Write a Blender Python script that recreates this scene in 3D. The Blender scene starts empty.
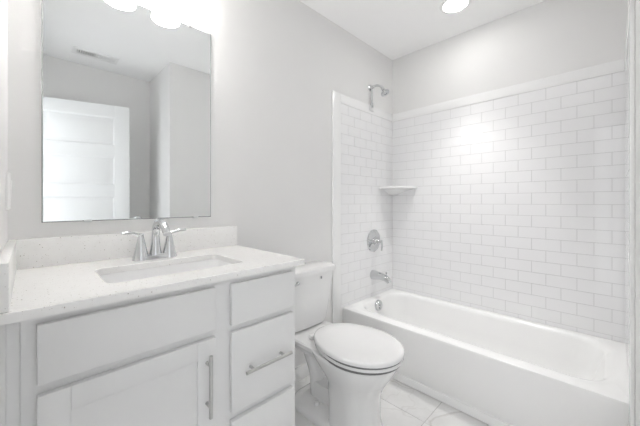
import bpy, bmesh, math, random
from mathutils import Vector, Matrix

scene = bpy.context.scene
COL = scene.collection
PI = math.pi
random.seed(7)

# ------------------------------------------------------------------ camera
CAM_H = 1.1412
F_PX = 292.617
cam_data = bpy.data.cameras.new('camera')
cam = bpy.data.objects.new('camera', cam_data)
COL.objects.link(cam)
cam.location = (0, 0, CAM_H)
cam.rotation_euler = (PI / 2, 0, math.radians(45.1338 - 90))
cam_data.sensor_fit = 'HORIZONTAL'
cam_data.sensor_width = 36
cam_data.lens = F_PX / 640 * 36
cam_data.shift_y = -(213 - 202.2672) / 640
cam_data.clip_start = 0.005
scene.camera = cam

# ------------------------------------------------------------------ world and exposure
world = bpy.data.worlds.new('daylight')
scene.world = world
world.use_nodes = True
wbg = world.node_tree.nodes['Background']
wbg.inputs[0].default_value = (0.97, 0.985, 1.0, 1)
wbg.inputs[1].default_value = 1.95
SHADE_EMIT = 18.5
BULB_EMIT = 21.0
RECESSED_EMIT = 37.0
RECESSED_SPOT = 48.0
vs = scene.view_settings
vs.view_transform = 'Standard'
vs.look = 'None'
vs.gamma = 1
vs.use_curve_mapping = False
vs.exposure = 0.17
scene.cycles.max_bounces = 16
scene.cycles.diffuse_bounces = 10
scene.cycles.glossy_bounces = 8
scene.cycles.sample_clamp_indirect = 8
scene.cycles.use_denoising = True

# ------------------------------------------------------------------ room measures (metres)
YA = 1.4315      # plane of the vanity and plumbing wall
XB = 2.3592      # plane of the wall along the tub
XL = -0.05       # left wall
YC = -0.054      # wall at the foot of the tub
YD = -0.69       # wall behind the open door
XE = 0.925        # end of the wall at the foot of the tub
ZC = 2.4418      # ceiling
DOOR_Y0, DOOR_Y1, DOOR_H = -0.62, 0.16, 2.05


# ------------------------------------------------------------------ materials
def new_mat(name):
    m = bpy.data.materials.new(name)
    m.use_nodes = True
    nt = m.node_tree
    return m, nt, nt.nodes['Principled BSDF']


def coords(nt):
    return nt.nodes.new('ShaderNodeTexCoord').outputs['Object']


def plain(name, col, rough=0.5, metal=0.0, var=0.02, scale=6.0, bump=0.0, bump_scale=200.0, coat=0.0):
    m, nt, b = new_mat(name)
    co = coords(nt)
    n = nt.nodes.new('ShaderNodeTexNoise')
    n.inputs['Scale'].default_value = scale
    n.inputs['Detail'].default_value = 3
    nt.links.new(co, n.inputs['Vector'])
    r = nt.nodes.new('ShaderNodeValToRGB')
    r.color_ramp.elements[0].color = (*[max(0, c * (1 - var)) for c in col], 1)
    r.color_ramp.elements[1].color = (*[min(1, c * (1 + var)) for c in col], 1)
    nt.links.new(n.outputs['Fac'], r.inputs['Fac'])
    nt.links.new(r.outputs['Color'], b.inputs['Base Color'])
    b.inputs['Roughness'].default_value = rough
    b.inputs['Metallic'].default_value = metal
    b.inputs['Coat Weight'].default_value = coat
    if bump:
        n2 = nt.nodes.new('ShaderNodeTexNoise')
        n2.inputs['Scale'].default_value = bump_scale
        nt.links.new(co, n2.inputs['Vector'])
        bp = nt.nodes.new('ShaderNodeBump')
        bp.inputs['Strength'].default_value = bump
        bp.inputs['Distance'].default_value = 0.002
        nt.links.new(n2.outputs['Fac'], bp.inputs['Height'])
        nt.links.new(bp.outputs['Normal'], b.inputs['Normal'])
    return m


M = {}
M['wall'] = plain('wall_paint', (0.77, 0.767, 0.762), 0.75, var=0.01, bump=0.08, bump_scale=260)
M['ceiling'] = plain('ceiling_paint', (0.95, 0.95, 0.95), 0.85, var=0.01, bump=0.08)
M['trim'] = plain('trim_paint', (0.84, 0.84, 0.835), 0.35, var=0.01)
M['door'] = plain('door_paint', (0.79, 0.80, 0.805), 0.4, var=0.01)
M['cabinet'] = plain('cabinet_paint', (0.785, 0.785, 0.785), 0.38, var=0.01)
M['porcelain'] = plain('porcelain', (0.80, 0.80, 0.80), 0.12, var=0.006, coat=0.3)
M['acrylic'] = plain('white_acrylic', (0.87, 0.87, 0.867), 0.18, var=0.006)
M['sink_glaze'] = plain('sink_glaze', (0.90, 0.90, 0.90), 0.1, var=0.004)
M['tile'] = plain('glossy_tile', (0.835, 0.835, 0.842), 0.05, var=0.015, scale=9)
M['border'] = plain('surround_border', (0.87, 0.87, 0.87), 0.2, var=0.006)
M['grout'] = plain('tile_grout', (0.62, 0.62, 0.62), 0.8, var=0.03)
M['floor_grout'] = plain('floor_grout', (0.42, 0.41, 0.40), 0.85, var=0.04)
M['chrome'] = plain('chrome', (0.68, 0.69, 0.70), 0.05, metal=1, var=0.01)
M['nickel'] = plain('brushed_nickel', (0.58, 0.58, 0.57), 0.32, metal=1, var=0.03, scale=60)
M['mirror'] = plain('mirror_silver', (0.90, 0.918, 0.922), 0.015, metal=1, var=0.0)
M['mirror_edge'] = plain('mirror_edge', (0.48, 0.50, 0.50), 0.25, metal=0.6, var=0.02)
M['clear_plastic'] = plain('clear_clip', (0.75, 0.77, 0.77), 0.15, var=0.02)
M['dark'] = plain('duct_grey', (0.12, 0.12, 0.12), 0.8, var=0.05)
M['gap_shadow'] = plain('seat_gap_shadow', (0.16, 0.16, 0.16), 0.6, var=0.05)  # dark colour that paints the shade under toilet seat and lid
M['switch'] = plain('switch_plastic', (0.88, 0.88, 0.87), 0.3, var=0.005)
M['grey_print'] = plain('grey_print', (0.25, 0.26, 0.28), 0.5, var=0.05)


def emissive(name, col, strength, base=0.9):
    m, nt, b = new_mat(name)
    b.inputs['Base Color'].default_value = (base, base, base, 1)
    b.inputs['Roughness'].default_value = 0.4
    b.inputs['Emission Color'].default_value = (*col, 1)
    b.inputs['Emission Strength'].default_value = strength
    return m


M['shade'] = emissive('lit_frosted_glass', (1.0, 0.975, 0.945), SHADE_EMIT)
M['bulb'] = emissive('lit_bulb', (1.0, 0.975, 0.945), BULB_EMIT)
M['lens'] = emissive('lit_lens', (1.0, 0.985, 0.965), RECESSED_EMIT)


def quartz():
    m, nt, b = new_mat('speckled_quartz')
    co = coords(nt)
    base = nt.nodes.new('ShaderNodeTexNoise')
    base.inputs['Scale'].default_value = 40
    base.inputs['Detail'].default_value = 4
    nt.links.new(co, base.inputs['Vector'])
    r0 = nt.nodes.new('ShaderNodeValToRGB')
    r0.color_ramp.elements[0].color = (0.85, 0.843, 0.83, 1)
    r0.color_ramp.elements[1].color = (0.91, 0.908, 0.90, 1)
    nt.links.new(base.outputs['Fac'], r0.inputs['Fac'])
    last = r0.outputs['Color']
    for sc, lo, hi, col in ((130, 0.16, 0.21, (0.42, 0.39, 0.35, 1)), (240, 0.18, 0.24, (0.60, 0.58, 0.55, 1))):
        v = nt.nodes.new('ShaderNodeTexVoronoi')
        v.inputs['Scale'].default_value = sc
        nt.links.new(co, v.inputs['Vector'])
        rr = nt.nodes.new('ShaderNodeValToRGB')
        rr.color_ramp.elements[0].position = lo
        rr.color_ramp.elements[0].color = (1, 1, 1, 1)
        rr.color_ramp.elements[1].position = hi
        rr.color_ramp.elements[1].color = (0, 0, 0, 1)
        nt.links.new(v.outputs['Distance'], rr.inputs['Fac'])
        # only some of the cells carry a chip
        sep = nt.nodes.new('ShaderNodeSeparateColor')
        nt.links.new(v.outputs['Color'], sep.inputs['Color'])
        gt = nt.nodes.new('ShaderNodeMath')
        gt.operation = 'GREATER_THAN'
        gt.inputs[1].default_value = 0.84
        nt.links.new(sep.outputs[0], gt.inputs[0])
        mu = nt.nodes.new('ShaderNodeMath')
        mu.operation = 'MULTIPLY'
        nt.links.new(rr.outputs['Color'], mu.inputs[0])
        nt.links.new(gt.outputs[0], mu.inputs[1])
        mx = nt.nodes.new('ShaderNodeMix')
        mx.data_type = 'RGBA'
        nt.links.new(mu.outputs[0], mx.inputs['Factor'])
        nt.links.new(last, mx.inputs['A'])
        mx.inputs['B'].default_value = col
        last = mx.outputs['Result']
    nt.links.new(last, b.inputs['Base Color'])
    b.inputs['Roughness'].default_value = 0.2
    return m


M['quartz'] = quartz()


def marble():
    m, nt, b = new_mat('white_marble_tile')
    co = coords(nt)
    warp = nt.nodes.new('ShaderNodeTexNoise')
    warp.inputs['Scale'].default_value = 2.4
    warp.inputs['Detail'].default_value = 6
    nt.links.new(co, warp.inputs['Vector'])
    add = nt.nodes.new('ShaderNodeVectorMath')
    add.operation = 'MULTIPLY_ADD'
    nt.links.new(warp.outputs['Color'], add.inputs[0])
    add.inputs[1].default_value = (0.55, 0.55, 0.0)
    nt.links.new(co, add.inputs[2])
    last = None
    cloud = nt.nodes.new('ShaderNodeTexNoise')
    cloud.inputs['Scale'].default_value = 5
    cloud.inputs['Detail'].default_value = 5
    nt.links.new(co, cloud.inputs['Vector'])
    r0 = nt.nodes.new('ShaderNodeValToRGB')
    r0.color_ramp.elements[0].position = 0.3
    r0.color_ramp.elements[0].color = (0.72, 0.715, 0.71, 1)
    r0.color_ramp.elements[1].position = 0.7
    r0.color_ramp.elements[1].color = (0.83, 0.828, 0.825, 1)
    nt.links.new(cloud.outputs['Fac'], r0.inputs['Fac'])
    last = r0.outputs['Color']
    for sc, width, col, k in ((2.3, 0.014, (0.50, 0.48, 0.46, 1), 0.55), (4.6, 0.010, (0.60, 0.585, 0.57, 1), 0.4)):
        n = nt.nodes.new('ShaderNodeTexNoise')
        n.inputs['Scale'].default_value = sc
        n.inputs['Detail'].default_value = 2
        n.inputs['Roughness'].default_value = 0.4
        nt.links.new(add.outputs[0], n.inputs['Vector'])
        sub = nt.nodes.new('ShaderNodeMath')
        sub.operation = 'SUBTRACT'
        nt.links.new(n.outputs['Fac'], sub.inputs[0])
        sub.inputs[1].default_value = 0.5
        ab = nt.nodes.new('ShaderNodeMath')
        ab.operation = 'ABSOLUTE'
        nt.links.new(sub.outputs[0], ab.inputs[0])
        mr = nt.nodes.new('ShaderNodeMapRange')
        mr.inputs['From Min'].default_value = 0
        mr.inputs['From Max'].default_value = width
        mr.inputs['To Min'].default_value = k
        mr.inputs['To Max'].default_value = 0
        nt.links.new(ab.outputs[0], mr.inputs['Value'])
        mx = nt.nodes.new('ShaderNodeMix')
        mx.data_type = 'RGBA'
        nt.links.new(mr.outputs['Result'], mx.inputs['Factor'])
        nt.links.new(last, mx.inputs['A'])
        mx.inputs['B'].default_value = col
        last = mx.outputs['Result']
    nt.links.new(last, b.inputs['Base Color'])
    b.inputs['Roughness'].default_value = 0.22
    return m


M['marble'] = marble()


# ------------------------------------------------------------------ mesh helpers
def B():
    return bmesh.new()


def box(bm, x0, x1, y0, y1, z0, z1, bev=0.0, seg=2):
    vs_ = [bm.verts.new(c) for c in ((x0, y0, z0), (x1, y0, z0), (x1, y1, z0), (x0, y1, z0),
                                     (x0, y0, z1), (x1, y0, z1), (x1, y1, z1), (x0, y1, z1))]
    fs = [bm.faces.new([vs_[i] for i in f]) for f in
          ((3, 2, 1, 0), (4, 5, 6, 7), (0, 1, 5, 4), (1, 2, 6, 5), (2, 3, 7, 6), (3, 0, 4, 7))]
    if bev:
        es = {e for f in fs for e in f.edges}
        bmesh.ops.bevel(bm, geom=list(es), offset=bev, segments=seg, profile=0.5, affect='EDGES', clamp_overlap=True)


def ring(bm, pts):
    return [bm.verts.new(p) for p in pts]


def bridge(bm, a, b):
    n = len(a)
    for i in range(n):
        bm.faces.new((a[i], a[(i + 1) % n], b[(i + 1) % n], b[i]))


def loft(bm, rings, cap0=True, cap1=True):
    rs = [ring(bm, r) for r in rings]
    for a, b in zip(rs, rs[1:]):
        bridge(bm, a, b)
    if cap0:
        bm.faces.new(list(reversed(rs[0])))
    if cap1:
        bm.faces.new(rs[-1])
    return rs


def circ(c, r, n=24, axis='z'):
    out = []
    for i in range(n):
        a = 2 * PI * i / n
        p, q = r * math.cos(a), r * math.sin(a)
        if axis == 'z':
            out.append((c[0] + p, c[1] + q, c[2]))
        elif axis == 'y':
            out.append((c[0] + p, c[1], c[2] + q))
        else:
            out.append((c[0], c[1] + p, c[2] + q))
    return out


def lathe(bm, c, prof, axis='z', n=28, cap0=True, cap1=True):
    """prof: list of (radius, offset along axis)"""
    ax = 'xyz'.index(axis)
    rings = []
    for r, o in prof:
        cc = list(c)
        cc[ax] += o
        rings.append(circ(cc, r, n, axis))
    return loft(bm, rings, cap0, cap1)


def tube(bm, pts, rad, n=14, sx=1.0, cap=True):
    pts = [Vector(p) for p in pts]
    if not hasattr(rad, '__len__'):
        rad = [rad] * len(pts)
    t0 = (pts[1] - pts[0]).normalized()
    up = Vector((1, 0, 0)) if abs(t0.x) < 0.9 else Vector((0, 0, 1))
    u = (up - t0 * up.dot(t0)).normalized()
    rings = []
    for i, p in enumerate(pts):
        if i == 0:
            t = t0
        elif i == len(pts) - 1:
            t = (pts[i] - pts[i - 1]).normalized()
        else:
            t = (pts[i + 1] - pts[i - 1]).normalized()
        u = (u - t * u.dot(t)).normalized()
        v = t.cross(u)
        rings.append([tuple(p + (u * math.cos(2 * PI * k / n) * sx + v * math.sin(2 * PI * k / n)) * rad[i]) for k in range(n)])
    loft(bm, rings, cap, cap)


def smooth_path(pts, k=6):
    """Catmull-Rom through the points; any extra components are interpolated too"""
    P = [Vector(p) for p in pts]
    P = [P[0] * 2 - P[1]] + P + [P[-1] * 2 - P[-2]]
    out = []
    for i in range(1, len(P) - 2):
        for j in range(k):
            t = j / k
            a, b, c, d = P[i - 1], P[i], P[i + 1], P[i + 2]
            out.append(0.5 * ((2 * b) + (c - a) * t + (2 * a - 5 * b + 4 * c - d) * t * t + (3 * b - a - 3 * c + d) * t ** 3))
    out.append(P[-2])
    return out


def rrect(x0, x1, y0, y1, z, r, k=8):
    """rounded rectangle, k points per corner, counter-clockwise"""
    r = min(r, (x1 - x0) / 2 - 1e-4, (y1 - y0) / 2 - 1e-4)
    out = []
    for cx, cy, a0 in ((x1 - r, y0 + r, -PI / 2), (x1 - r, y1 - r, 0), (x0 + r, y1 - r, PI / 2), (x0 + r, y0 + r, PI)):
        for i in range(k):
            a = a0 + PI / 2 * i / (k - 1)
            out.append((cx + r * math.cos(a), cy + r * math.sin(a), z))
    return out


ROOT_AT = {}


def obj(name, bm, mat, parent=None, smooth=True, at=None, angle=35):
    bmesh.ops.recalc_face_normals(bm, faces=bm.faces)
    me = bpy.data.meshes.new(name)
    base = Vector(at) if at else Vector((0, 0, 0))
    if parent is not None:
        base = ROOT_AT[parent.name]
    bm.transform(Matrix.Translation(-base))
    bm.to_mesh(me)
    bm.free()
    mats = mat if isinstance(mat, (list, tuple)) else [mat]
    for x in mats:
        me.materials.append(x)
    if smooth:
        for p in me.polygons:
            p.use_smooth = True
        me.set_sharp_from_angle(angle=math.radians(angle))
    o = bpy.data.objects.new(name, me)
    COL.objects.link(o)
    if parent is not None:
        o.parent = parent
    else:
        o.location = base
    ROOT_AT[o.name] = base
    return o


def thing(name, label, cat, at):
    o = bpy.data.objects.new(name, None)
    o.empty_display_size = 0.1
    COL.objects.link(o)
    o.location = at
    o['label'] = label
    o['category'] = cat
    ROOT_AT[o.name] = Vector(at)
    return o


def struct(name, bm, mat, label, cat, parent=None, smooth=False):
    o = obj(name, bm, mat, parent, smooth)
    if parent is None:
        o['kind'] = 'structure'
        o['label'] = label
        o['category'] = cat
    return o


# ------------------------------------------------------------------ room shell
T = 0.12
bm = B()
box(bm, XL - T, XB + T, YA, YA + T, -0.05, ZC)
struct('wall_back', bm, M['wall'], 'pale grey wall behind the vanity, toilet and shower fittings', 'wall')
bm = B()
box(bm, XB, XB + T, YD - T, YA, -0.05, ZC)
struct('wall_right', bm, M['wall'], 'pale grey wall along the long side of the tub', 'wall')
bm = B()
box(bm, XE, XB, YD, YC, -0.05, ZC)
struct('wall_near', bm, M['wall'], 'pale grey jutting wall at the near end of the tub', 'wall')
bm = B()
box(bm, XL - T, XB, YD - T, YD, -0.05, ZC)
struct('wall_front', bm, M['wall'], 'pale grey wall seen in the mirror behind the white door', 'wall')
bm = B()
box(bm, XL - T, XL, DOOR_Y1, YA, -0.05, ZC)
box(bm, XL - T, XL, YD, DOOR_Y0, -0.05, ZC)
box(bm, XL - T, XL, DOOR_Y0, DOOR_Y1, DOOR_H, ZC)
struct('wall_left', bm, M['wall'], 'wall at the left end of the vanity, with the light switch', 'wall')
bm = B()
box(bm, XL - T, XB + T, YD - T, YA + T, ZC, ZC + 0.1)
struct('ceiling', bm, M['ceiling'], 'flat white ceiling', 'ceiling')

# floor: marble tiles over a grout bed
bm = B()
box(bm, XL - T, XB, YD, YA, -0.05, -0.0015)
nbed = len(bm.faces)
gap = 0.0016
x = 1.455 - 0.305 * 7
while x < XB:
    y = 0.694 - 0.61 * 3
    while y < YA:
        a0, a1 = max(x + gap, XL - T), min(x + 0.305 - gap, XB)
        b0, b1 = max(y + gap, YD), min(y + 0.61 - gap, YA)
        if a1 - a0 > 0.01 and b1 - b0 > 0.01:
            box(bm, a0, a1, b0, b1, -0.004, 0.0)
        y += 0.61
    x += 0.305
bm.faces.ensure_lookup_table()
for i, f in enumerate(bm.faces):
    f.material_index = 0 if i < nbed else 1
struct('floor', bm, [M['floor_grout'], M['marble']], 'white marble tile floor with thin grey veins', 'floor')


def baseboard(name, x0, x1, y0, y1, label):
    bm = B()
    box(bm, x0, x1, y0, y1, 0.0005, 0.088, 0.004, 2)
    struct(name, bm, M['trim'], label, 'baseboard', smooth=True)


baseboard('baseboard_back', 0.765, 1.542, YA - 0.013, YA, 'white baseboard behind the toilet')
baseboard('baseboard_front', 0.0, XE - 0.014, YD, YD + 0.013, 'white baseboard along the wall behind the door')
baseboard('baseboard_near', XE + 0.001, 1.542, YC, YC + 0.013, 'white baseboard at the foot of the jutting wall')
baseboard('baseboard_side', XE - 0.013, XE, YD + 0.014, YC + 0.013, 'white baseboard on the end of the jutting wall')
baseboard('baseboard_left', XL, XL + 0.013, DOOR_Y1 + 0.075, 0.90, 'white baseboard between doorway and vanity')

# door lining and casing on the left wall
bm = B()
box(bm, XL, XL + 0.016, DOOR_Y1, DOOR_Y1 + 0.07, 0.0005, DOOR_H + 0.07, 0.003)
box(bm, XL, XL + 0.016, DOOR_Y0 - 0.07, DOOR_Y0, 0.0005, DOOR_H + 0.07, 0.003)
box(bm, XL, XL + 0.016, DOOR_Y0, DOOR_Y1, DOOR_H, DOOR_H + 0.07, 0.003)
box(bm, XL - T, XL, DOOR_Y1 - 0.016, DOOR_Y1, 0.0005, DOOR_H)
box(bm, XL - T, XL, DOOR_Y0, DOOR_Y0 + 0.016, 0.0005, DOOR_H)
box(bm, XL - T, XL, DOOR_Y0 + 0.016, DOOR_Y1 - 0.016, DOOR_H - 0.016, DOOR_H)
struct('trim_1', bm, M['trim'], 'white casing around the doorway', 'door casing', smooth=True)

# five-panel door standing open
DW, DT, DH = 0.735, 0.035, 2.016
ang = math.atan2(0.17, 0.595)
Mx = Matrix.Translation((XL + 0.024, DOOR_Y0 + 0.022, 0.012)) @ Matrix.Rotation(ang, 4, 'Z')
bm = B()
ST, RL, PH = 0.115, 0.105, 0.26
box(bm, 0, ST, 0, DT, 0, DH, 0.002)
box(bm, DW - ST, DW, 0, DT, 0, DH, 0.002)
z = DH - RL
box(bm, ST, DW - ST, 0, DT, DH - RL, DH)
for i in range(5):
    zt, zb = z, z - PH
    # sunk panel with a raised field on both faces
    for s, y0, yd in ((1, DT - 0.009, 0.007), (-1, 0.009, -0.007)):
        rects = [((ST, DW - ST, zb, zt), DT if s > 0 else 0.0), ((ST + 0.012, DW - ST - 0.012, zb + 0.012, zt - 0.012), y0),
                 ((ST + 0.026, DW - ST - 0.026, zb + 0.026, zt - 0.026), y0),
                 ((ST + 0.044, DW - ST - 0.044, zb + 0.044, zt - 0.044), y0 + yd)]
        rs = [[(a, yy, c), (b_, yy, c), (b_, yy, d), (a, yy, d)] for (a, b_, c, d), yy in rects]
        loft(bm, rs, False, True)
    z = zb
    nxt = RL if i < 4 else z
    box(bm, ST, DW - ST, 0, DT, z - nxt, z)
    z -= nxt
bm.transform(Mx)
door = struct('door_1', bm, M['door'], 'open white five-panel door reflected in the mirror', 'door', smooth=True)
bm = B()
for s in (1, -1):
    yy = DT if s > 0 else 0
    lathe(bm, (DW - 0.065, yy, 0.92), [(0.032, 0), (0.032, s * 0.006), (0.012, s * 0.010), (0.012, s * 0.032), (0.024, s * 0.038),
                                      (0.029, s * 0.050), (0.024, s * 0.062), (0.004, s * 0.066)], 'y')
bm.transform(Mx)
obj('door_handle', bm, M['nickel'], door)

# ------------------------------------------------------------------ tile surround around the tub
SUR = thing('tile_surround', 'white subway-tile surround with flat border above the bathtub', 'shower surround', (1.544, YA, 0))
PW, PHT, GT = 0.15, 0.0745, 0.0028
Z_TILE, Z_TOP, Z_BOT = 1.873, 1.9419, 0.3568


def panel(name, u0, u1, off, put, label=None, par0=0):
    """backing plus bevelled tiles between u0 and u1; put(u, depth, z) gives the point"""
    bm = B()

    def slab(a0, a1, d0, d1, z0, z1, c=0.0):
        lo = [put(a0, d0, z0), put(a1, d0, z0), put(a1, d0, z1), put(a0, d0, z1)]
        mid = [put(a0, d1 - c, z0), put(a1, d1 - c, z0), put(a1, d1 - c, z1), put(a0, d1 - c, z1)]
        rs = [lo, mid]
        if c:
            rs.append([put(a0 + c, d1, z0 + c), put(a1 - c, d1, z0 + c), put(a1 - c, d1, z1 - c), put(a0 + c, d1, z1 - c)])
        n0 = len(bm.faces)
        loft(bm, rs, True, True)
        return n0
    slab(u0, u1, 0.0, 0.0078, Z_BOT, Z_TILE)
    nb = len(bm.faces)
    row = 0
    zt = Z_TILE
    while zt - Z_BOT > 0.006:
        zb = max(zt - PHT, Z_BOT)
        k0 = math.floor((u0 - off) / PW) - 1
        sh = off + (PW / 2 if (row + par0) % 2 else 0)
        k = k0
        while sh + k * PW < u1:
            a0, a1 = max(sh + k * PW, u0), min(sh + (k + 1) * PW, u1)
            if a1 - a0 > 0.008:
                slab(a0 + GT / 2, a1 - GT / 2, 0.004, 0.0095, zb + GT / 2, zt - GT / 2)
            k += 1
        zt -= PHT
        row += 1
    bm.faces.ensure_lookup_table()
    for i, f in enumerate(bm.faces):
        f.material_index = 0 if i < nb else 1
    o = obj(name, bm, [M['grout'], M['tile']], SUR, smooth=False)
    return o


panel('side_panel', 1.630, XB - 0.0096, 1.419, lambda u, d, z: (u, YA - d, z))
panel('back_panel', YC + 0.0, YA, 0.008, lambda u, d, z: (XB - d, u, z))
panel('side_panel', 1.630, XB - 0.0096, 1.419, lambda u, d, z: (u, YC + d, z))
BT = 0.013
bm = B()
box(bm, 1.544, 1.630, YA - BT, YA, 0.0005, Z_TOP, 0.003)
box(bm, 1.630, XB - BT, YA - BT, YA, Z_TILE, Z_TOP, 0.003)
box(bm, XB - BT, XB, YC, YA, Z_TILE, Z_TOP, 0.003)
box(bm, 1.544, 1.630, YC, YC + BT, 0.0005, Z_TOP, 0.003)
box(bm, 1.630, XB - BT, YC, YC + BT, Z_TILE, Z_TOP, 0.003)
obj('border', bm, M['border'], SUR)
# corner shelf with a tapering bracket below
bm = B()


def quarter(rx, ry, z, n=16):
    pts = [(XB - 0.008, YA - 0.008, z)]
    for i in range(n + 1):
        a = PI / 2 * i / n
        e = 0.80
        pts.append((XB - 0.008 - rx * math.cos(a) ** e, YA - 0.008 - ry * math.sin(a) ** e, z))
    return pts


loft(bm, [quarter(0.05, 0.05, 1.205), quarter(0.085, 0.085, 1.222), quarter(0.15, 0.155, 1.246), quarter(0.20, 0.215, 1.257),
          quarter(0.222, 0.238, 1.258), quarter(0.225, 0.242, 1.262), quarter(0.225, 0.242, 1.271), quarter(0.221, 0.238, 1.275)])
obj('corner_shelf', bm, M['border'], SUR, angle=50)

# ------------------------------------------------------------------ bathtub
XT = 1.662
ZR = 0.3563
TUB = thing('bathtub', 'white alcove bathtub with flat apron front', 'bathtub', (XT, 0.69, 0))
bm = B()
y0, y1, x1 = YC + 0.0005, YA - 0.0005, XB - 0.0005
k = 10
rings = [rrect(XT + 0.012, x1, y0, y1, 0.0005, 0.001, k), rrect(XT + 0.011, x1, y0, y1, 0.005, 0.001, k), rrect(XT + 0.003, x1, y0, y1, 0.006, 0.001, k),
         rrect(XT + 0.003, x1, y0, y1, 0.049, 0.001, k), rrect(XT + 0.009, x1, y0, y1, 0.053, 0.001, k), rrect(XT + 0.009, x1, y0, y1, 0.057, 0.001, k),
         rrect(XT + 0.002, x1, y0, y1, 0.066, 0.001, k), rrect(XT, x1, y0, y1, ZR - 0.016, 0.001, k),
         rrect(XT + 0.004, x1, y0, y1, ZR - 0.005, 0.001, k), rrect(XT + 0.014, x1, y0, y1, ZR, 0.001, k)]
bx0, bx1, by0, by1 = XT + 0.080, XB - 0.048, YC + 0.045, YA - 0.062


def well(i, z, r):
    return rrect(bx0 + i, bx1 - i, by0 + i * 2.4, by1 - i, z, r, k)


rings += [well(-0.004, ZR, 0.145), well(0.004, ZR - 0.003, 0.14), well(0.012, ZR - 0.012, 0.135), well(0.018, ZR - 0.03, 0.13),
          well(0.035, 0.20, 0.125), well(0.05, 0.12, 0.12), well(0.075, 0.082, 0.11), well(0.12, 0.070, 0.09)]
loft(bm, rings, True, True)
obj('tub_shell', bm, M['acrylic'], TUB, angle=40)
bm = B()
XF = 2.003
c = (XF, by1 - 0.024, 0.309)
lathe(bm, (c[0], c[1] + 0.006, c[2]), [(0.043, 0.0), (0.043, -0.014), (0.038, -0.022), (0.012, -0.024), (0.010, -0.021)], 'y', 28)
box(bm, c[0] - 0.004, c[0] + 0.004, c[1] - 0.028, c[1] - 0.012, c[2] - 0.026, c[2] + 0.006, 0.002)
obj('overflow_cover', bm, M['chrome'], TUB)
bm = B()
lathe(bm, (XF, by1 - 0.25, 0.0702), [(0.036, 0), (0.034, 0.003), (0.022, 0.004), (0.020, 0.012), (0.004, 0.014)], 'z')
obj('tub_drain', bm, M['chrome'], TUB)

# ------------------------------------------------------------------ vanity cabinet
YF = 0.909            # face-frame plane
YP = 0.890            # front of the doors and drawers
ZCAB = 0.892
CX0, CX1 = -0.013, 0.762
VAN = thing('vanity_cabinet', 'white shaker vanity cabinet under the quartz countertop', 'vanity', (0.366, 1.16, 0))
bm = B()
box(bm, CX0 + 0.001, CX0 + 0.018, YF + 0.018, YA - 0.001, 0.0005, ZCAB)
box(bm, CX1 - 0.018, CX1, YF + 0.018, YA - 0.001, 0.0005, ZCAB)
box(bm, CX0 + 0.018, CX1 - 0.018, YA - 0.012, YA - 0.001, 0.10, ZCAB)
box(bm, CX0 + 0.018, CX1 - 0.018, YF + 0.018, YA - 0.012, 0.10, 0.118)
box(bm, CX0 + 0.018, CX1 - 0.018, YF + 0.075, YF + 0.09, 0.0005, 0.10)
obj('carcass', bm, M['cabinet'], VAN, smooth=False)
bm = B()
f0, f1 = YF, YF + 0.018
box(bm, CX0, 0.031, f0, f1, 0.10, ZCAB)                # stiles
box(bm, 0.404, 0.494, f0, f1, 0.10, ZCAB)
box(bm, 0.724, CX1, f0, f1, 0.10, ZCAB)
for a, b_ in ((0.031, 0.404), (0.494, 0.724)):
    box(bm, a, b_, f0, f1, 0.855, ZCAB)
    box(bm, a, b_, f0, f1, 0.70, 0.752)
    box(bm, a, b_, f0, f1, 0.10, 0.135)
box(bm, 0.494, 0.724, f0, f1, 0.40, 0.452)
obj('face_frame', bm, M['cabinet'], VAN, smooth=False)
bm = B()
box(bm, XL + 0.0005, CX0 - 0.0002, YF + 0.003, YF + 0.022, 0.0005, ZCAB, 0.001)
box(bm, XL + 0.0005, XL + 0.016, YF - 0.004, YF + 0.004, 0.0005, ZCAB, 0.002)
obj('filler_strip', bm, M['cabinet'], VAN)


def slab_front(name, x0, x1, z0, z1):
    bm = B()
    box(bm, x0, x1, YP, YF - 0.001, z0, z1, 0.002, 2)
    return obj(name, bm, M['cabinet'], VAN)


def bar_pull(parent, a, b, inset=0.032):
    """brushed bar on two posts from a to b, both on the bar's axis"""
    a, b = Vector(a), Vector(b)
    d = (b - a).normalized()
    bm = B()
    tube(bm, [a, a + d * 0.001, b - d * 0.001, b], [0.0050, 0.0060, 0.0060, 0.0050], 14)
    for p in (a + d * inset, b - d * inset):
        tube(bm, [p, (p.x, YP + 0.001, p.z)], 0.0048, 12)
    o = obj('handle', bm, M['nickel'], parent)
    o['label'] = 'brushed nickel bar handle'
    return o


YH = YP - 0.030
slab_front('false_drawer_front', 0.013, 0.421, 0.738, 0.8706)
d1 = slab_front('drawer', 0.476, 0.741, 0.7315, 0.8695)
d2 = slab_front('drawer', 0.476, 0.741, 0.441, 0.709)
bar_pull(d2, (0.512, YH, 0.573), (0.706, YH, 0.573))
d3 = slab_front('drawer', 0.476, 0.741, 0.118, 0.413)
bar_pull(d3, (0.512, YH, 0.262), (0.706, YH, 0.262))
# shaker door: frame with a sunk flat panel
bm = B()
x0, x1, z0, z1, w = 0.013, 0.421, 0.118, 0.713, 0.057
box(bm, x0, x0 + w, YP, YF - 0.001, z0, z1, 0.0015)
box(bm, x1 - w, x1, YP, YF - 0.001, z0, z1, 0.0015)
box(bm, x0 + w, x1 - w, YP, YF - 0.001, z1 - w, z1, 0.0015)
box(bm, x0 + w, x1 - w, YP, YF - 0.001, z0, z0 + w, 0.0015)
box(bm, x0 + w - 0.002, x1 - w + 0.002, YP + 0.008, YF - 0.004, z0 + w - 0.002, z1 - w + 0.002)
dr = obj('door', bm, M['cabinet'], VAN)
bar_pull(dr, (0.391, YH, 0.487), (0.391, YH, 0.676))

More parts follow.
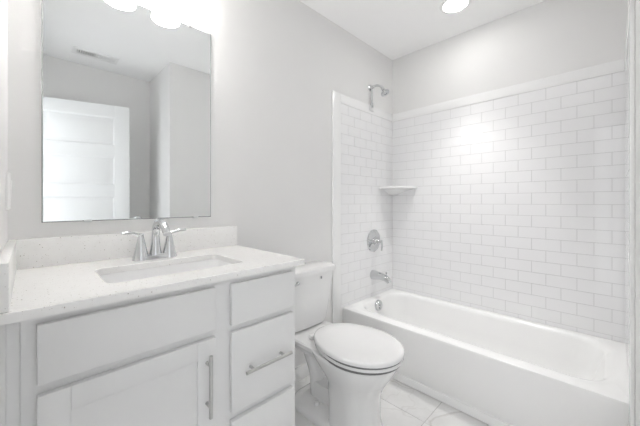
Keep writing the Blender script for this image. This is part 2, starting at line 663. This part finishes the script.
# ------------------------------------------------------------------ countertop with splashes
ZT = 0.914
QX1, QY0 = 0.7842, 0.8756
TOP = thing('countertop', 'white speckled quartz countertop on the vanity', 'countertop', (0.366, 1.15, ZCAB))
bm = B()
hx0, hx1, hy0, hy1, hr = 0.156, 0.583, 0.99, 1.245, 0.03
outer = [(XL + 0.0005, QY0, 0), (QX1, QY0, 0), (QX1, YA - 0.0005, 0), (XL + 0.0005, YA - 0.0005, 0)]
inner = rrect(hx0, hx1, hy0, hy1, 0, hr, 8)


def slab_level(z, ins):
    o = [(outer[0][0], outer[0][1] + ins, z), (outer[1][0] - ins, outer[1][1] + ins, z), (outer[2][0] - ins, outer[2][1], z), (outer[3][0], outer[3][1], z)]
    i = rrect(hx0 - ins, hx1 + ins, hy0 - ins, hy1 + ins, z, hr, 8)
    return ring(bm, o), ring(bm, i)


lv = [slab_level(ZCAB, 0.0), slab_level(ZT - 0.002, 0.0), slab_level(ZT, 0.002)]
for a, b_ in zip(lv, lv[1:]):
    bridge(bm, a[0], b_[0])
    bridge(bm, a[1], b_[1])
for o, i in (lv[0], lv[-1]):
    es = []
    for loop in (o, i):
        for j in range(len(loop)):
            e = bm.edges.get((loop[j], loop[(j + 1) % len(loop)]))
            es.append(e)
    bmesh.ops.triangle_fill(bm, use_beauty=True, use_dissolve=False, edges=es)
obj('slab', bm, M['quartz'], TOP, smooth=False)
bm = B()
box(bm, XL + 0.0005, QX1, YA - 0.021, YA - 0.0005, ZT + 0.0003, 1.0157, 0.0015)
obj('backsplash', bm, M['quartz'], TOP)
bm = B()
box(bm, XL + 0.0005, XL + 0.021, QY0 + 0.006, YA - 0.0215, ZT + 0.0003, 1.0157, 0.0015)
obj('side_splash', bm, M['quartz'], TOP)

# sink
SINK = thing('sink', 'white rectangular undermount sink set into the countertop', 'sink', (0.3645, 1.1175, 0.76))
bm = B()


def sk(i, z, r):
    return rrect(hx0 + i, hx1 - i, hy0 + i, hy1 - i, z, r, 8)


loft(bm, [sk(-0.022, ZCAB - 0.012, 0.045), sk(-0.022, ZCAB - 0.0008, 0.045), sk(-0.002, ZCAB - 0.0008, 0.035), sk(0.001, ZCAB - 0.006, 0.035),
          sk(0.008, 0.82, 0.04), sk(0.018, 0.785, 0.05), sk(0.045, 0.766, 0.06), sk(0.10, 0.760, 0.03)], False, True)
# outside of the bowl
loft(bm, [sk(-0.022, ZCAB - 0.012, 0.045), sk(-0.008, ZCAB - 0.014, 0.045), sk(-0.004, 0.80, 0.05), sk(0.03, 0.752, 0.06), sk(0.10, 0.748, 0.03)], False, True)
obj('basin', bm, M['sink_glaze'], SINK)
bm = B()
lathe(bm, (0.3645, 1.12, 0.7602), [(0.024, 0), (0.023, 0.003), (0.016, 0.003), (0.015, 0.006), (0.003, 0.007)], 'z')
obj('sink_drain', bm, M['chrome'], SINK)

# ------------------------------------------------------------------ faucet
FX, FY = 0.366, 1.318
FAU = thing('faucet', 'chrome two-handle faucet on the countertop behind the sink', 'faucet', (FX, FY, ZT))
bm = B()
loft(bm, [rrect(FX - 0.078, FX + 0.078, FY - 0.026, FY + 0.026, ZT + 0.0003, 0.026, 8), rrect(FX - 0.078, FX + 0.078, FY - 0.026, FY + 0.026, ZT + 0.010, 0.026, 8),
          rrect(FX - 0.072, FX + 0.072, FY - 0.020, FY + 0.020, ZT + 0.019, 0.020, 8)])
obj('base_plate', bm, M['chrome'], FAU)
bm = B()
path = smooth_path([(FX, FY, ZT + 0.015, 0.024), (FX, FY, ZT + 0.05, 0.0185), (FX, FY - 0.001, ZT + 0.095, 0.0150), (FX, FY - 0.012, ZT + 0.128, 0.0150),
                    (FX, FY - 0.048, ZT + 0.148, 0.0150), (FX, FY - 0.090, ZT + 0.144, 0.0145), (FX, FY - 0.125, ZT + 0.124, 0.0140), (FX, FY - 0.140, ZT + 0.108, 0.0130)], 6)
tube(bm, [p[:3] for p in path], [p[3] for p in path], 20)
obj('spout', bm, M['chrome'], FAU)
for s in (-1, 1):
    hx = FX + s * 0.052
    bm = B()
    lathe(bm, (hx, FY, ZT + 0.0003), [(0.030, 0), (0.0295, 0.006), (0.0255, 0.02), (0.019, 0.05), (0.0135, 0.078), (0.0105, 0.092), (0.0095, 0.098), (0.006, 0.102)], 'z', 24)
    h = obj('faucet_handle', bm, M['chrome'], FAU)
    bm = B()
    pth = smooth_path([(hx - s * 0.008, FY, ZT + 0.097, 0.007), (hx + s * 0.014, FY - 0.002, ZT + 0.101, 0.0068), (hx + s * 0.040, FY - 0.004, ZT + 0.108, 0.0072),
                       (hx + s * 0.066, FY - 0.006, ZT + 0.108, 0.0062)], 5)
    tube(bm, [p[:3] for p in pth], [p[3] for p in pth], 12, sx=0.9)
    obj('lever', bm, M['chrome'], h)

# ------------------------------------------------------------------ mirror
MX0, MX1, MZ0, MZ1 = 0.032, 0.647, 1.069, 1.982
MIR = thing('wall_mirror', 'large frameless rectangular mirror on the wall above the vanity', 'mirror', (0.34, YA, MZ0))
bm = B()
c_ = 0.0035
rs = [[(MX0, yy, MZ0), (MX1, yy, MZ0), (MX1, yy, MZ1), (MX0, yy, MZ1)] for yy in (YA - 0.0005, YA - 0.0065)]
rs.append([(MX0 + c_, YA - 0.0078, MZ0 + c_), (MX1 - c_, YA - 0.0078, MZ0 + c_), (MX1 - c_, YA - 0.0078, MZ1 - c_), (MX0 + c_, YA - 0.0078, MZ1 - c_)])
loft(bm, rs)
bm.faces.ensure_lookup_table()
for f in bm.faces:
    f.normal_update()
    f.material_index = 0 if abs(f.normal.y) > 0.99 else 1
obj('mirror_glass', bm, [M['mirror'], M['mirror_edge']], MIR, smooth=False)
for cx, top in ((0.161, 0), (0.571, 0), (0.161, 1), (0.545, 1)):
    bm = B()
    if top:
        box(bm, cx - 0.010, cx + 0.010, YA - 0.0105, YA - 0.0082, MZ1 - 0.007, MZ1 + 0.004, 0.0008)
        box(bm, cx - 0.010, cx + 0.010, YA - 0.0105, YA - 0.0005, MZ1 + 0.0005, MZ1 + 0.004, 0.0008)
    else:
        box(bm, cx - 0.012, cx + 0.012, YA - 0.0105, YA - 0.0082, MZ0 - 0.004, MZ0 + 0.006, 0.0008)
        box(bm, cx - 0.012, cx + 0.012, YA - 0.0105, YA - 0.0005, MZ0 - 0.004, MZ0 - 0.0005, 0.0008)
    obj('mirror_clip', bm, M['nickel'] if top else M['clear_plastic'], MIR)

# ------------------------------------------------------------------ vanity light (two frosted shades, lit)
LIGHT = thing('vanity_light', 'two-shade lit wall light above the mirror', 'light', (0.37, YA, 2.10))
bm = B()
box(bm, 0.25, 0.49, YA - 0.022, YA - 0.0005, 2.095, 2.205, 0.006)
obj('back_plate', bm, M['nickel'], LIGHT)
bm = B()
tube(bm, [(0.215, YA - 0.055, 2.15), (0.53, YA - 0.055, 2.15)], 0.008)
for cx in (0.31, 0.43):
    tube(bm, [(cx, YA - 0.055, 2.15), (cx, YA - 0.018, 2.15)], 0.006)
obj('bar', bm, M['nickel'], LIGHT)
for cx in (0.280, 0.463):
    bm = B()
    yl = YA - 0.092
    prof = [(0.026, 0.140), (0.034, 0.133), (0.044, 0.10), (0.052, 0.05), (0.060, 0.0), (0.057, 0.0), (0.049, 0.05), (0.041, 0.098), (0.031, 0.129), (0.02, 0.133)]
    rs = lathe(bm, (cx, yl, 2.008), prof, 'z', 32, True, True)
    sh = obj('lamp_shade', bm, M['shade'], LIGHT)
    bm = B()
    lathe(bm, (cx, yl, 2.040), [(0.003, -0.022), (0.020, -0.018), (0.033, 0.0), (0.033, 0.012), (0.022, 0.040), (0.013, 0.07), (0.013, 0.10)], 'z', 24)
    obj('bulb', bm, M['bulb'], sh)
    bm = B()
    lathe(bm, (cx, yl, 2.140), [(0.028, 0.0), (0.028, 0.018), (0.016, 0.026)], 'z', 24)
    tube(bm, [(cx, yl, 2.15), (cx, YA - 0.055, 2.15)], 0.007)
    obj('socket', bm, M['nickel'], LIGHT)

# ------------------------------------------------------------------ recessed ceiling light
RX, RY = 1.985, 0.735
REC = thing('recessed_light', 'round lit recessed light in the ceiling above the tub', 'light', (RX, RY, ZC))
bm = B()
lathe(bm, (RX, RY, ZC), [(0.072, -0.004), (0.078, -0.008), (0.094, -0.004), (0.096, -0.0004), (0.072, -0.0004)], 'z', 40, False, False)
obj('trim_ring', bm, M['trim'], REC)
bm = B()
lathe(bm, (RX, RY, ZC), [(0.072, -0.0006), (0.072, -0.004), (0.05, -0.007), (0.004, -0.008)], 'z', 40)
obj('lens', bm, M['lens'], REC)
spot = bpy.data.lights.new('recessed_lamp', 'SPOT')
spot.energy = RECESSED_SPOT
spot.color = (1.0, 0.985, 0.965)
spot.spot_size = math.radians(74)
spot.spot_blend = 1.0
spot.shadow_soft_size = 0.06
so = bpy.data.objects.new('recessed_lamp', spot)
COL.objects.link(so)
so.parent = REC
so.location = (0, 0, -0.075)

# ------------------------------------------------------------------ ceiling register, seen in the mirror
vx0, vx1, vy0, vy1 = 0.262, 0.582, -0.458, -0.322
VENT = thing('ceiling_vent', 'white slotted air vent in the ceiling, reflected in the mirror', 'vent', ((vx0 + vx1) / 2, (vy0 + vy1) / 2, ZC))
bm = B()
for a, b_, c, d in ((vx0, vx1, vy0, vy0 + 0.028), (vx0, vx1, vy1 - 0.028, vy1), (vx0, vx0 + 0.03, vy0 + 0.028, vy1 - 0.028), (vx1 - 0.028, vx1, vy0 + 0.028, vy1 - 0.028)):
    box(bm, a, b_, c, d, ZC - 0.008, ZC - 0.0004, 0.002)
box(bm, 0.417, 0.427, vy0 + 0.028, vy1 - 0.028, ZC - 0.007, ZC - 0.0004)
obj('frame', bm, M['trim'], VENT)
bm = B()
box(bm, vx0 + 0.026, vx1 - 0.026, vy0 + 0.026, vy1 - 0.026, ZC - 0.0010, ZC - 0.0003)
obj('duct_opening', bm, M['dark'], VENT, smooth=False)
for half, (a, b_) in enumerate(((vx0 + 0.03, 0.415), (0.429, vx1 - 0.03))):
    n = 8
    for i in range(n):
        cx = a + (b_ - a) * (i + 0.5) / n
        t = 0.0035 if half == 0 else -0.0035
        bm = B()
        yA_, yB_ = vy0 + 0.029, vy1 - 0.029
        loft(bm, [[(cx - t - 0.0022, yy, ZC - 0.0080), (cx - t + 0.0022, yy, ZC - 0.0080), (cx + t + 0.0022, yy, ZC - 0.0012), (cx + t - 0.0022, yy, ZC - 0.0012)] for yy in (yA_, yB_)])
        obj('slat', bm, M['trim'], VENT, smooth=False)

# ------------------------------------------------------------------ light switch on the left wall
sy, sz = 1.335, 1.176
SW = thing('light_switch', 'white light switch plate on the left wall beside the mirror', 'light switch', (XL, sy, sz - 0.058))
bm = B()
loft(bm, [[(XL + d, sy - 0.036 + i, sz - 0.058 + i), (XL + d, sy + 0.036 - i, sz - 0.058 + i), (XL + d, sy + 0.036 - i, sz + 0.058 - i), (XL + d, sy - 0.036 + i, sz + 0.058 - i)]
          for d, i in ((0.0003, 0), (0.0055, 0), (0.0085, 0.003))])
obj('switch_plate', bm, M['switch'], SW)
bm = B()
loft(bm, [[(XL + d, sy - 0.016, sz - 0.033), (XL + d, sy + 0.016, sz - 0.033), (XL + d + e, sy + 0.016, sz + 0.033), (XL + d + e, sy - 0.016, sz + 0.033)] for d, e in ((0.0086, 0), (0.0095, 0.003))])
obj('rocker', bm, M['switch'], SW)

# ------------------------------------------------------------------ toilet
TX = 1.180
TOI = thing('toilet', 'white two-piece toilet with closed lid between vanity and tub', 'toilet', (TX, 1.05, 0))


def egg(z, yf, yb, a, ab=None, n=48, front=2.0, back=2.6, split=0.46):
    """egg outline: nose at yf, back at yb, half width a, half width ab where the back straightens"""
    yc = yf + (yb - yf) * split
    out = []
    for i in range(n):
        t = 2 * PI * i / n
        cx, sy_ = math.cos(t), math.sin(t)
        if sy_ < 0:
            e = 2.0 / front
            px, py = a * math.copysign(abs(cx) ** e, cx), (yc - yf) * -abs(sy_) ** e
        else:
            e = 2.0 / back
            px, py = a * math.copysign(abs(cx) ** e, cx), (yb - yc) * abs(sy_) ** e
            if ab:
                px *= 1 - (1 - ab / a) * (py / (yb - yc)) ** 1.6
        out.append((TX + px, yc + py, z))
    return out


bm = B()
# pedestal flaring into the bowl
prof = [(0.0005, 0.795, 1.035, 0.130), (0.02, 0.797, 1.035, 0.128), (0.06, 0.806, 1.035, 0.123), (0.15, 0.806, 1.035, 0.121), (0.20, 0.798, 1.04, 0.124),
        (0.24, 0.782, 1.055, 0.132), (0.28, 0.757, 1.08, 0.147), (0.315, 0.733, 1.11, 0.162), (0.345, 0.715, 1.135, 0.174), (0.37, 0.704, 1.15, 0.182), (0.384, 0.700, 1.16, 0.184), (0.391, 0.705, 1.155, 0.180)]
loft(bm, [egg(z, a, b_, w, back=4.5 if z < 0.22 else 2.9) for z, a, b_, w in prof])
# shelf that carries the tank
loft(bm, [rrect(TX - 0.10, TX + 0.10, 1.06, 1.36, 0.31, 0.05), rrect(TX - 0.125, TX + 0.125, 1.05, 1.40, 0.345, 0.05), rrect(TX - 0.150, TX + 0.150, 1.05, 1.412, 0.370, 0.045),
          rrect(TX - 0.153, TX + 0.153, 1.05, 1.414, 0.386, 0.045), rrect(TX - 0.147, TX + 0.147, 1.05, 1.410, 0.393, 0.045)])
# trapway curling behind the pedestal
path = smooth_path([(TX, 1.200, 0.03, 0.040), (TX, 1.202, 0.10, 0.040), (TX, 1.208, 0.165, 0.040), (TX, 1.232, 0.225, 0.041), (TX, 1.258, 0.275, 0.042), (TX, 1.268, 0.325, 0.044), (TX, 1.268, 0.375, 0.046)], 6)
tube(bm, [p[:3] for p in path], [p[3] for p in path], 24, sx=1.2)
# lower chamber between pedestal and trapway
loft(bm, [rrect(TX - 0.047, TX + 0.047, 0.97, 1.20, z, 0.015, 5) for z in (0.02, 0.125)] + [rrect(TX - 0.042, TX + 0.042, 0.97, 1.20, 0.137, 0.015, 5)])
# foot with the bolt flange
loft(bm, [rrect(TX - 0.140, TX + 0.140, 0.93, 1.325, 0.0005, 0.10, 10), rrect(TX - 0.140, TX + 0.140, 0.93, 1.325, 0.020, 0.10, 10), rrect(TX - 0.132, TX + 0.132, 0.94, 1.318, 0.032, 0.095, 10),
          rrect(TX - 0.120, TX + 0.120, 0.95, 1.30, 0.040, 0.08, 10), rrect(TX - 0.055, TX + 0.055, 0.96, 1.26, 0.052, 0.05, 10)])
obj('bowl', bm, M['porcelain'], TOI, angle=42)
for s in (-1, 1):
    bm = B()
    lathe(bm, (TX + s * 0.075, 1.135, 0.040), [(0.015, 0), (0.015, 0.014), (0.012, 0.022), (0.004, 0.026)], 'z', 20)
    obj('bolt_cap', bm, M['porcelain'], TOI)
# seat ring and lid, dark bands standing in for the shadow in the gaps
bm = B()
loft(bm, [egg(0.3985, 0.686, 1.150, 0.184, 0.150), egg(0.4005, 0.681, 1.155, 0.188, 0.152), egg(0.412, 0.681, 1.155, 0.188, 0.152), egg(0.4155, 0.685, 1.152, 0.185, 0.150)])
obj('seat', bm, M['porcelain'], TOI)
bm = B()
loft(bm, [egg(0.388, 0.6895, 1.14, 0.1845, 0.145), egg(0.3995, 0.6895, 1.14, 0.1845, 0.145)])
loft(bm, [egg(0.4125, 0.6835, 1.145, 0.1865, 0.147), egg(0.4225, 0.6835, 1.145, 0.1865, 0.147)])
obj('gap_shadow', bm, M['gap_shadow'], TOI)
bm = B()
loft(bm, [egg(0.4205, 0.684, 1.160, 0.186, 0.152), egg(0.4225, 0.678, 1.163, 0.190, 0.155), egg(0.433, 0.677, 1.163, 0.191, 0.155), egg(0.4395, 0.681, 1.160, 0.187, 0.152),
          egg(0.4425, 0.692, 1.152, 0.178, 0.145), egg(0.4435, 0.76, 1.10, 0.12, 0.095)])
obj('lid', bm, M['porcelain'], TOI, angle=50)
for s in (-1, 1):
    bm = B()
    box(bm, TX + s * 0.075 - 0.020, TX + s * 0.075 + 0.020, 1.150, 1.182, 0.3932, 0.418, 0.006, 3)
    obj('hinge', bm, M['porcelain'], TOI)


def tank_ring(z, hw, yf, yb, bow, r=0.02, n=10):
    """rounded box outline with a bowed front"""
    out = []
    for p in rrect(TX - hw, TX + hw, yf, yb, z, r, 8):
        out.append(p)
    res = []
    # add points along the front edge so the bow is smooth
    front = []
    x0, x1 = TX - hw + r, TX + hw - r
    for i in range(1, n):
        t = i / n
        front.append((x0 + (x1 - x0) * t, yf, z))
    pts = out + front
    for x, y, zz in pts:
        k = max(0.0, 1 - ((x - TX) / hw) ** 2) if y < yf + r + 1e-6 else 0
        res.append((x, y - bow * k, zz))
    return res


bm = B()
loft(bm, [tank_ring(0.3945, 0.125, 1.290, 1.405, 0.01, 0.03), tank_ring(0.405, 0.145, 1.276, 1.412, 0.012, 0.03), tank_ring(0.43, 0.156, 1.270, 1.416, 0.014, 0.03), tank_ring(0.57, 0.188, 1.266, 1.422, 0.018, 0.03),
          tank_ring(0.712, 0.210, 1.262, 1.424, 0.022, 0.03)])
obj('tank', bm, M['porcelain'], TOI)
bm = B()
loft(bm, [tank_ring(0.7125, 0.208, 1.264, 1.424, 0.022, 0.03), tank_ring(0.714, 0.222, 1.254, 1.428, 0.022, 0.03), tank_ring(0.738, 0.224, 1.252, 1.429, 0.022, 0.03),
          tank_ring(0.746, 0.219, 1.256, 1.427, 0.022, 0.028), tank_ring(0.7495, 0.208, 1.266, 1.420, 0.022, 0.024)])
obj('tank_lid', bm, M['porcelain'], TOI, angle=50)
bm = B()
lx, lz = 1.067, 0.686
lathe(bm, (lx, 1.262, lz), [(0.015, 0.004), (0.015, -0.010), (0.011, -0.014), (0.009, -0.022), (0.003, -0.023)], 'y', 20)
tube(bm, [(lx, 1.2415, lz), (lx - 0.03, 1.238, lz - 0.004), (lx - 0.055, 1.240, lz - 0.008)], [0.006, 0.0055, 0.007], 12)
obj('flush_lever', bm, M['chrome'], TOI)
bm = B()
box(bm, 1.243, 1.252, 1.2395, 1.2425, 0.683, 0.697, 0.0005)
obj('maker_mark', bm, M['grey_print'], TOI)

# ------------------------------------------------------------------ shower fittings on the plumbing wall
PX = 2.035
SH = thing('showerhead', 'chrome shower head on a raised arm above the tile surround', 'shower head', (2.012, YA, 1.94))
hx = 2.010
bm = B()
box(bm, hx - 0.026, hx + 0.026, YA - 0.022, YA - 0.0132, 1.893, 1.939, 0.004)
obj('flange', bm, M['border'], SH)
bm = B()
path = smooth_path([(hx, YA - 0.020, 1.925), (hx, YA - 0.020, 1.98), (hx, YA - 0.020, 2.04), (hx, YA - 0.022, 2.085)], 4)
tube(bm, [p[:] for p in path], [0.012] * 3 + [0.0080] * (len(path) - 3), 14)
lathe(bm, (hx, YA - 0.001, 2.09), [(0.027, 0.0), (0.026, -0.006), (0.014, -0.012), (0.014, -0.036), (0.004, -0.038)], 'y', 22)
path = smooth_path([(hx, YA - 0.022, 2.088), (hx, YA - 0.06, 2.094), (hx, YA - 0.095, 2.082), (hx, YA - 0.125, 2.052)], 6)
tube(bm, [p[:] for p in path], 0.0095, 14)
obj('shower_arm', bm, M['chrome'], SH)
bm = B()
lathe(bm, (0, 0, 0), [(0.012, -0.004), (0.015, 0.006), (0.013, 0.020), (0.018, 0.026), (0.030, 0.040), (0.0345, 0.048), (0.0345, 0.054), (0.031, 0.054), (0.030, 0.058), (0.016, 0.058), (0.015, 0.054), (0.004, 0.054)], 'z', 28)
bm.transform(Matrix.Translation((hx, YA - 0.120, 2.054)) @ Matrix.Rotation(math.radians(180 - 32), 4, 'X') @ Matrix.Rotation(0, 4, 'Z'))
obj('spray_head', bm, M['chrome'], SH)

VAL = thing('shower_valve', 'round chrome shower valve with a drooping lever handle', 'shower valve', (2.058, YA - 0.0095, 0.82))
vx, vz = 2.046, 0.820
bm = B()
lathe(bm, (vx, YA - 0.0096, vz), [(0.093, 0.0), (0.093, -0.004), (0.086, -0.010), (0.046, -0.013), (0.034, -0.018), (0.032, -0.030), (0.004, -0.031)], 'y', 40)
obj('escutcheon', bm, M['chrome'], VAL)
bm = B()
lathe(bm, (vx, YA - 0.040, vz), [(0.026, 0), (0.025, -0.012), (0.018, -0.022), (0.014, -0.045), (0.013, -0.052), (0.004, -0.054)], 'y', 24)
path = smooth_path([(vx, YA - 0.076, vz + 0.002, 0.010), (vx, YA - 0.092, vz - 0.010, 0.009), (vx, YA - 0.095, vz - 0.040, 0.008), (vx, YA - 0.090, vz - 0.075, 0.007)], 6)
tube(bm, [p[:3] for p in path], [p[3] for p in path], 14)
obj('lever_handle', bm, M['chrome'], VAL)

SP = thing('tub_spout', 'chrome tub spout with diverter knob above the bathtub drain', 'tub spout', (PX, YA - 0.0095, 0.52))
bm = B()
path = smooth_path([(PX, YA - 0.0096, 0.538, 0.040), (PX, YA - 0.03, 0.539, 0.037), (PX, YA - 0.085, 0.538, 0.030), (PX, YA - 0.135, 0.529, 0.026), (PX, YA - 0.164, 0.513, 0.023), (PX, YA - 0.172, 0.500, 0.021)], 6)
tube(bm, [p[:3] for p in path], [p[3] for p in path], 20)
obj('spout_body', bm, M['chrome'], SP)
bm = B()
lathe(bm, (PX, YA - 0.143, 0.546), [(0.004, 0.0), (0.004, 0.022), (0.008, 0.024), (0.008, 0.032), (0.003, 0.034)], 'z', 14)
obj('diverter_knob', bm, M['chrome'], SP)
